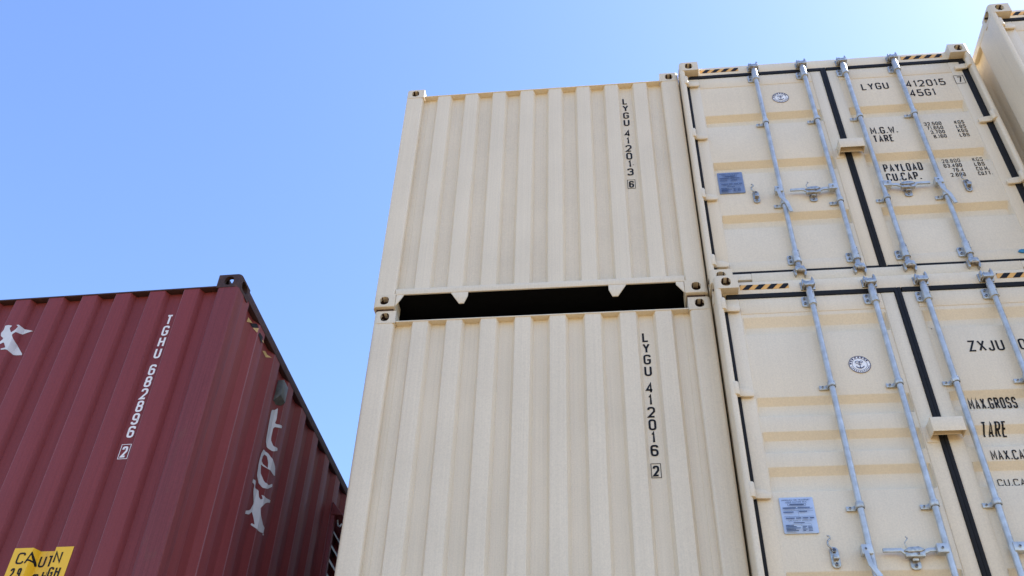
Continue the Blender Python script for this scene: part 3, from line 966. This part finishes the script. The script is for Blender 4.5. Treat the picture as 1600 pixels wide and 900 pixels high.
def marks_up(r, doors):
    h = H
    d = doors[1]
    mark(d, 'owner_code', "LYGU", 1.490, h - 0.462, 0.088, 1.712)
    mark(d, 'serial_number', "412015", 1.852, h - 0.462, 0.088, 2.172)
    f = Flat().text("7", 2.272, h - 0.446, 0.078, 2.312); f.frame(2.250, 2.330, h - 0.462, h - 0.352, 0.004)
    obj('check_digit', f.mesh('check_digit', 'black', YD - 0.002), d)
    mark(d, 'size_code', "45G1", 1.856, h - 0.588, 0.090, 2.062)
    mark(d, 'weight_caption', "M.G.W.", 1.444, h - 1.030, 0.083, 1.652)
    mark(d, 'weight_caption', "TARE", 1.446, h - 1.130, 0.083, 1.602)
    mark(d, 'weight_caption', "PAYLOAD", 1.448, h - 1.482, 0.088, 1.738)
    mark(d, 'weight_caption', "CU.CAP.", 1.448, h - 1.586, 0.088, 1.700)
    for i, (a, b) in enumerate((("32.500", "KGS"), ("71.650", "LBS"), ("3.700", "KGS"), ("8.160", "LBS"))):
        z = h - 0.966 - 0.0525 * i
        mark(d, 'weight_figure', a, 2.006, z, 0.042, align='R', cw=0.020, sw=0.006); mark(d, 'weight_unit', b, 2.106, z, 0.042, 2.180, sw=0.006)
    for i, (a, b, e) in enumerate((("28.800", "KGS", 2.196), ("63.490", "LBS", 2.196), ("76.4", "CU.M.", 2.212), ("2.698", "CU.FT.", 2.220))):
        z = h - 1.418 - 0.0525 * i
        mark(d, 'weight_figure', a, 2.028, z, 0.042, align='R', cw=0.020, sw=0.006); mark(d, 'weight_unit', b, 2.120, z, 0.042, e, sw=0.006)
    marking_logo(doors[0], 0.812, -0.490, h)
    data_plate(doors[0], 0.180, 0.374, -1.628, -1.392, h, True)
    obj('blue_tag', MB().prism(ell(2.190, h - 2.380, 0.034, 0.017, 14), YD - 0.010, YD + 0.002).mesh('blue_tag', 'blue', 0.003), doors[1])

def marks_lo(r, doors):
    h = H
    d = doors[1]
    mark(d, 'owner_code', "ZXJU", 1.548, h - 0.688, 0.088, 1.768)
    mark(d, 'serial_number', "028164", 1.860, h - 0.688, 0.088, 2.180)
    # the panel grooves cut the captions: the paint follows the steel into them
    P = [(0, 0)]
    for zt_, run, fl in SPEC_LO['grooves'][::-1]: P += [(h + zt_ - run - fl - 0.018, 0), (h + zt_ - run - fl, SPEC_LO['depth']), (h + zt_ - run, SPEC_LO['depth']), (h + zt_, 0)]
    P.append((h, 0))
    prof = lerp_profile(P)
    for t_, a, b, z, c in (("MAX.GROSS", 1.446, 1.730, -1.101, 0.078), ("TARE", 1.460, 1.607, -1.306, 0.088), ("MAX.CARGO", 1.457, 1.745, -1.484, 0.066), ("CU.CAP.", 1.458, 1.665, -1.634, 0.046)):
        f = Flat().text(t_, a, h + z, c, b, sw=c * 0.115)
        t = Flat(); t.v = [(z_, x) for x, z_ in f.v]; t.f = f.f; t.o = f.o
        me = t.mesh('weight_caption', 'black', lambda z_: YP + prof(z_) - 0.001, [p[0] for p in P[1:-1]], lambda c_: Vector((c_.z, c_.y, c_.x)))
        obj('weight_caption', me, d)
    marking_logo(doors[0], 0.849, -0.757, h)
    data_plate(doors[0], 0.196, 0.388, -1.924, -1.696, h, False)

cream_doors('cream container doors lettered 412015 and 45G1, topmost of the door stack', 0.7420, 5.1727, Z3, SPEC_UP, marks_up)
cream_doors('cream container doors lettered ZXJU and MAX.GROSS, below the doors lettered 412015', 0.7535, 5.0847, Z2, SPEC_LO, marks_lo)
cream_doors('cream container doors without lettering, on the ground at the foot of the door stack', 0.7535, 5.0847, Z1, SPEC_LO, None, False)
cream_doors('cream container cut by the right edge of the picture, only its left corner in view', 3.2587, 4.8019, Z3, SPEC_UP)
cream_doors('cream container hidden below the one cut by the right edge', 3.2587, 4.8019, Z2, SPEC_LO)
cream_doors('cream container on the ground below the right edge stack', 3.2587, 4.8019, Z1, SPEC_LO, None, False)

# ------------------------------------------------------------------ maroon stack on the left
DX, DY, DYAW = -2.499, 4.73, -0.0217
DZT = CAM_H + 4.4366              # top of the maroon container
ox, oy = DX - W * math.cos(DYAW), DY - W * math.sin(DYAW)
# brush-style letters, outlines in metres: (along the wall, below the container top)
LETTER_T = [(1.045, -0.431), (1.103, -0.392), (1.126, -0.358), (1.134, -0.455), (1.127, -0.499), (1.212, -0.464), (1.211, -0.489), (1.122, -0.53), (1.125, -0.642), (1.157, -0.678), (1.215, -0.659), (1.222, -0.677), (1.159, -0.72), (1.113, -0.719), (1.068, -0.688), (1.05, -0.538)]
LETTER_E = [(1.061, -0.76), (1.124, -0.753), (1.159, -0.772), (1.248, -0.799), (1.278, -0.867), (1.069, -0.873), (1.108, -0.937), (1.148, -0.981), (1.2, -0.979), (1.259, -0.932), (1.271, -0.95), (1.19, -1.014), (1.142, -1.03), (1.1, -1.009), (1.05, -0.982), (1.034, -0.88), (1.039, -0.81)]
LETTER_E_EYE = [(1.07, -0.85), (1.076, -0.81), (1.098, -0.78), (1.123, -0.782), (1.144, -0.821), (1.151, -0.865), (1.134, -0.862)]
LETTER_X = [(0.964, -1.054), (1.052, -1.022), (1.066, -1.074), (1.117, -1.062), (1.133, -1.11), (1.151, -1.12), (1.164, -1.105), (1.147, -1.082), (1.201, -1.08), (1.387, -1.017), (1.222, -1.105), (1.162, -1.175), (1.175, -1.221), (1.261, -1.267), (1.406, -1.269), (1.203, -1.34), (1.117, -1.332), (1.121, -1.317), (1.147, -1.317), (1.125, -1.271), (1.105, -1.238), (1.065, -1.282), (0.942, -1.332), (0.977, -1.3), (1.066, -1.248), (1.102, -1.176), (1.049, -1.106), (1.046, -1.057), (0.943, -1.079)]
LETTER_X_END = [(0.859, -0.345), (0.827, -0.337), (0.805, -0.341), (0.809, -0.376), (0.8, -0.407), (0.809, -0.432), (0.835, -0.453), (0.834, -0.465), (0.821, -0.483), (0.75, -0.482), (0.749, -0.519), (0.808, -0.549), (0.826, -0.507), (0.854, -0.489), (0.884, -0.536), (0.865, -0.541), (0.851, -0.546), (0.86, -0.555), (0.89, -0.552), (0.941, -0.57), (0.998, -0.572), (0.921, -0.481), (0.886, -0.425), (0.908, -0.4), (0.927, -0.388), (0.977, -0.367), (0.997, -0.365), (0.973, -0.356), (0.931, -0.345), (0.906, -0.34), (0.887, -0.34), (0.906, -0.357), (0.895, -0.382), (0.873, -0.406), (0.847, -0.366)]

def rounded(P):
    q = []
    for (ax, az), (bx, bz) in zip(P, P[1:] + P[:1]):
        k = 0.13
        q += [(ax + (bx-ax)*k, az + (bz-az)*k), (ax + (bx-ax)*(1-k), az + (bz-az)*(1-k))]
    return q

def maroon(label, z, h, marks):
    r = thing('shipping_container', label, 'container', (ox, oy, z), DYAW)
    shell(r, h, 'maroon', 'rust', 'maroon_old', 'end', 'rust' if marks else None, 'maroon_pale', rail_m='rail')
    e = front_end(r, h, 'maroon', 'maroon_old', 'maroon_pale', tunnel=False, rail_m='rail')
    if not marks: return r
    sidew = [c for c in r.children if c.name.startswith('side_wall')][0]
    cutx = [p[0] for p in END[1:-1]]; cuty = [p[0] for p in SIDE[1:-1]]
    stacked_number(e, 1.973, 'TGHU', '682896', '2', h - 0.292, 'white', YV - 0.002, ch=0.086, cw=0.046, pitch=0.0955, gap=0.040, sw=0.0135)
    f = Flat()
    f = Flat().poly([(a, h + b) for a, b in rounded(LETTER_X_END)])
    obj('painted_letter', f.mesh('painted_letter', 'greywhite', lambda x: end_depth(x) - 0.003, cutx), e)
    # yellow height warning stuck over the corrugation
    st = Flat().rect(1.541, 1.897, h - 2.42, h - 2.022)
    s = obj('warning_sticker', st.mesh('warning_sticker', 'yellow', lambda x: end_depth(x) - 0.004, cutx), e)
    words = (('C', 1.575, 1.622, 2.120, 0.070), ('A', 1.628, 1.680, 2.120, 0.070), ('U', 1.684, 1.724, 2.120, 0.070), ('T', 1.732, 1.768, 2.120, 0.070), ('N', 1.800, 1.845, 2.120, 0.070))
    low = (('2,9', 1.568, 1.634, 2.205, 0.062), ('m', 1.676, 1.712, 2.205, 0.062), ('H', 1.730, 1.764, 2.205, 0.062), ('I', 1.777, 1.789, 2.205, 0.062), ('GH', 1.795, 1.865, 2.205, 0.062))
    for name, ws in (('warning_letter', words), ('height_figure', low)):
        for c, a, b, z, hh in ws:
            obj(name, Flat().text(c, a, h - z, hh, b, sw=0.010).mesh(name, 'black', lambda x: end_depth(x) - 0.0055, cutx), s)
    # markings of the long side: built in (y, z) then laid on the side wall
    onside = lambda c: Vector((W - c.y, c.x, c.z))
    f = Flat()
    up = lambda P: [(a, h + b) for a, b in P]
    for P in ((LETTER_T,), (LETTER_E, LETTER_E_EYE), (LETTER_X,)):
        f = Flat().poly(*[up(rounded(q)) for q in P])
        obj('painted_letter', f.mesh('painted_letter', 'greywhite', lambda y: side_depth(y) - 0.003, cuty, onside), sidew)
    # torn: only scraps of the hazard stripe are left
    for m_, p in (('amber_old', [(0.324, -0.126), (0.404, -0.115), (0.314, -0.175)]),
                  ('amber_old', [(0.41, -0.153), (0.457, -0.122), (0.453, -0.167)]),
                  ('amber_old', [(0.534, -0.167), (0.564, -0.151), (0.612, -0.16)]),
                  ('amber_old', [(0.664, -0.166), (0.707, -0.136), (0.793, -0.133), (0.74, -0.168)]),
                  ('black', [(0.373, -0.14), (0.436, -0.096), (0.453, -0.12), (0.413, -0.151)]),
                  ('black', [(0.48, -0.142), (0.545, -0.134), (0.55, -0.193), (0.468, -0.172)])):
        f = Flat().poly([(a, h + b) for a, b in p])
        obj('hazard_scrap', f.mesh('hazard_scrap', m_, lambda y: side_depth(y) - 0.003, cuty, onside), sidew)
    # small hooded ventilator high on the side
    mb = MB()
    yv, zv = 1.095, h - 0.245
    x0 = W - SD_IN
    mb.box(x0, x0 + 0.050, yv - 0.055, yv + 0.055, zv - 0.055, zv + 0.085)
    mb.add([(x0, yv - 0.055, zv - 0.055), (x0 + 0.05, yv - 0.055, zv - 0.055), (x0 + 0.05, yv + 0.055, zv - 0.055), (x0, yv + 0.055, zv - 0.055), (x0, yv - 0.055, zv - 0.10), (x0, yv + 0.055, zv - 0.10)],
           [(0, 4, 1), (2, 5, 3), (1, 4, 5, 2)])
    obj('ventilator', fix_normals(mb.mesh('ventilator', 'grey_vent', 0.003)), sidew)
    # louvred opening further along with a hood and hook
    lv = MB()
    X = W
    y0, y1, zt, zb = 2.655, 3.50, h - 0.50, h - 1.75
    lv.box(X - 0.03, X + 0.030, y0 - 0.05, y0, zb, zt); lv.box(X - 0.03, X + 0.030, y1, y1 + 0.05, zb, zt)
    lv.box(X - 0.03, X + 0.030, y0 - 0.05, y1 + 0.05, zt, zt + 0.05); lv.box(X - 0.03, X + 0.030, y0 - 0.05, y1 + 0.05, zb - 0.05, zb)
    lv.box(X - 0.035, X - 0.0305, y0 - 0.04, y1 + 0.04, zb - 0.04, zt + 0.04)
    lo_ = obj('louvre', lv.mesh('louvre', 'maroon_old', 0.003), sidew)
    hd = MB().add([(X, y0 - 0.06, zt + 0.16), (X, y1 + 0.06, zt + 0.16), (X + 0.10, y1 + 0.06, zt + 0.03), (X + 0.10, y0 - 0.06, zt + 0.03), (X, y0 - 0.06, zt + 0.035), (X, y1 + 0.06, zt + 0.035), (X + 0.10, y1 + 0.06, zt + 0.024), (X + 0.10, y0 - 0.06, zt + 0.024)],
                  [(0, 3, 2, 1), (4, 5, 6, 7), (3, 7, 6, 2), (0, 4, 7, 3), (1, 2, 6, 5), (0, 1, 5, 4)])
    obj('louvre_hood', fix_normals(hd.mesh('louvre_hood', 'maroon_old', 0.003)), lo_)
    hk = MB().path([(X + 0.04, y0 + 0.02, zt + 0.02), (X + 0.05, y0 + 0.02, zt - 0.03), (X + 0.07, y0 + 0.02, zt - 0.045), (X + 0.085, y0 + 0.02, zt - 0.02)], 0.008, 8)
    obj('hook', hk.mesh('hook', 'galv'), lo_)
    n = 0
    z_ = zt - 0.10
    while z_ > zb:
        q = MB().add([(X - 0.02, y0, z_ + 0.082), (X - 0.02, y1, z_ + 0.082), (X + 0.028, y1, z_), (X + 0.028, y0, z_), (X - 0.02, y0, z_ + 0.072), (X - 0.02, y1, z_ + 0.072), (X + 0.028, y1, z_ - 0.012), (X + 0.028, y0, z_ - 0.012)],
                     [(0, 3, 2, 1), (4, 5, 6, 7), (3, 7, 6, 2), (0, 4, 7, 3), (1, 2, 6, 5), (0, 1, 5, 4)])
        obj('slat', fix_normals(q.mesh('slat', 'louvre')), lo_)
        z_ -= 0.13
    return r
maroon('maroon container with white vertical numbering and yellow CAUTION sticker, left of the cream stacks', DZT - H, H, True)
maroon('plain maroon container on the ground under the one with the yellow sticker', 0.0, DZT - H - GAP, False)
for me in list(bpy.data.meshes):
    if me.users == 0: bpy.data.meshes.remove(me)
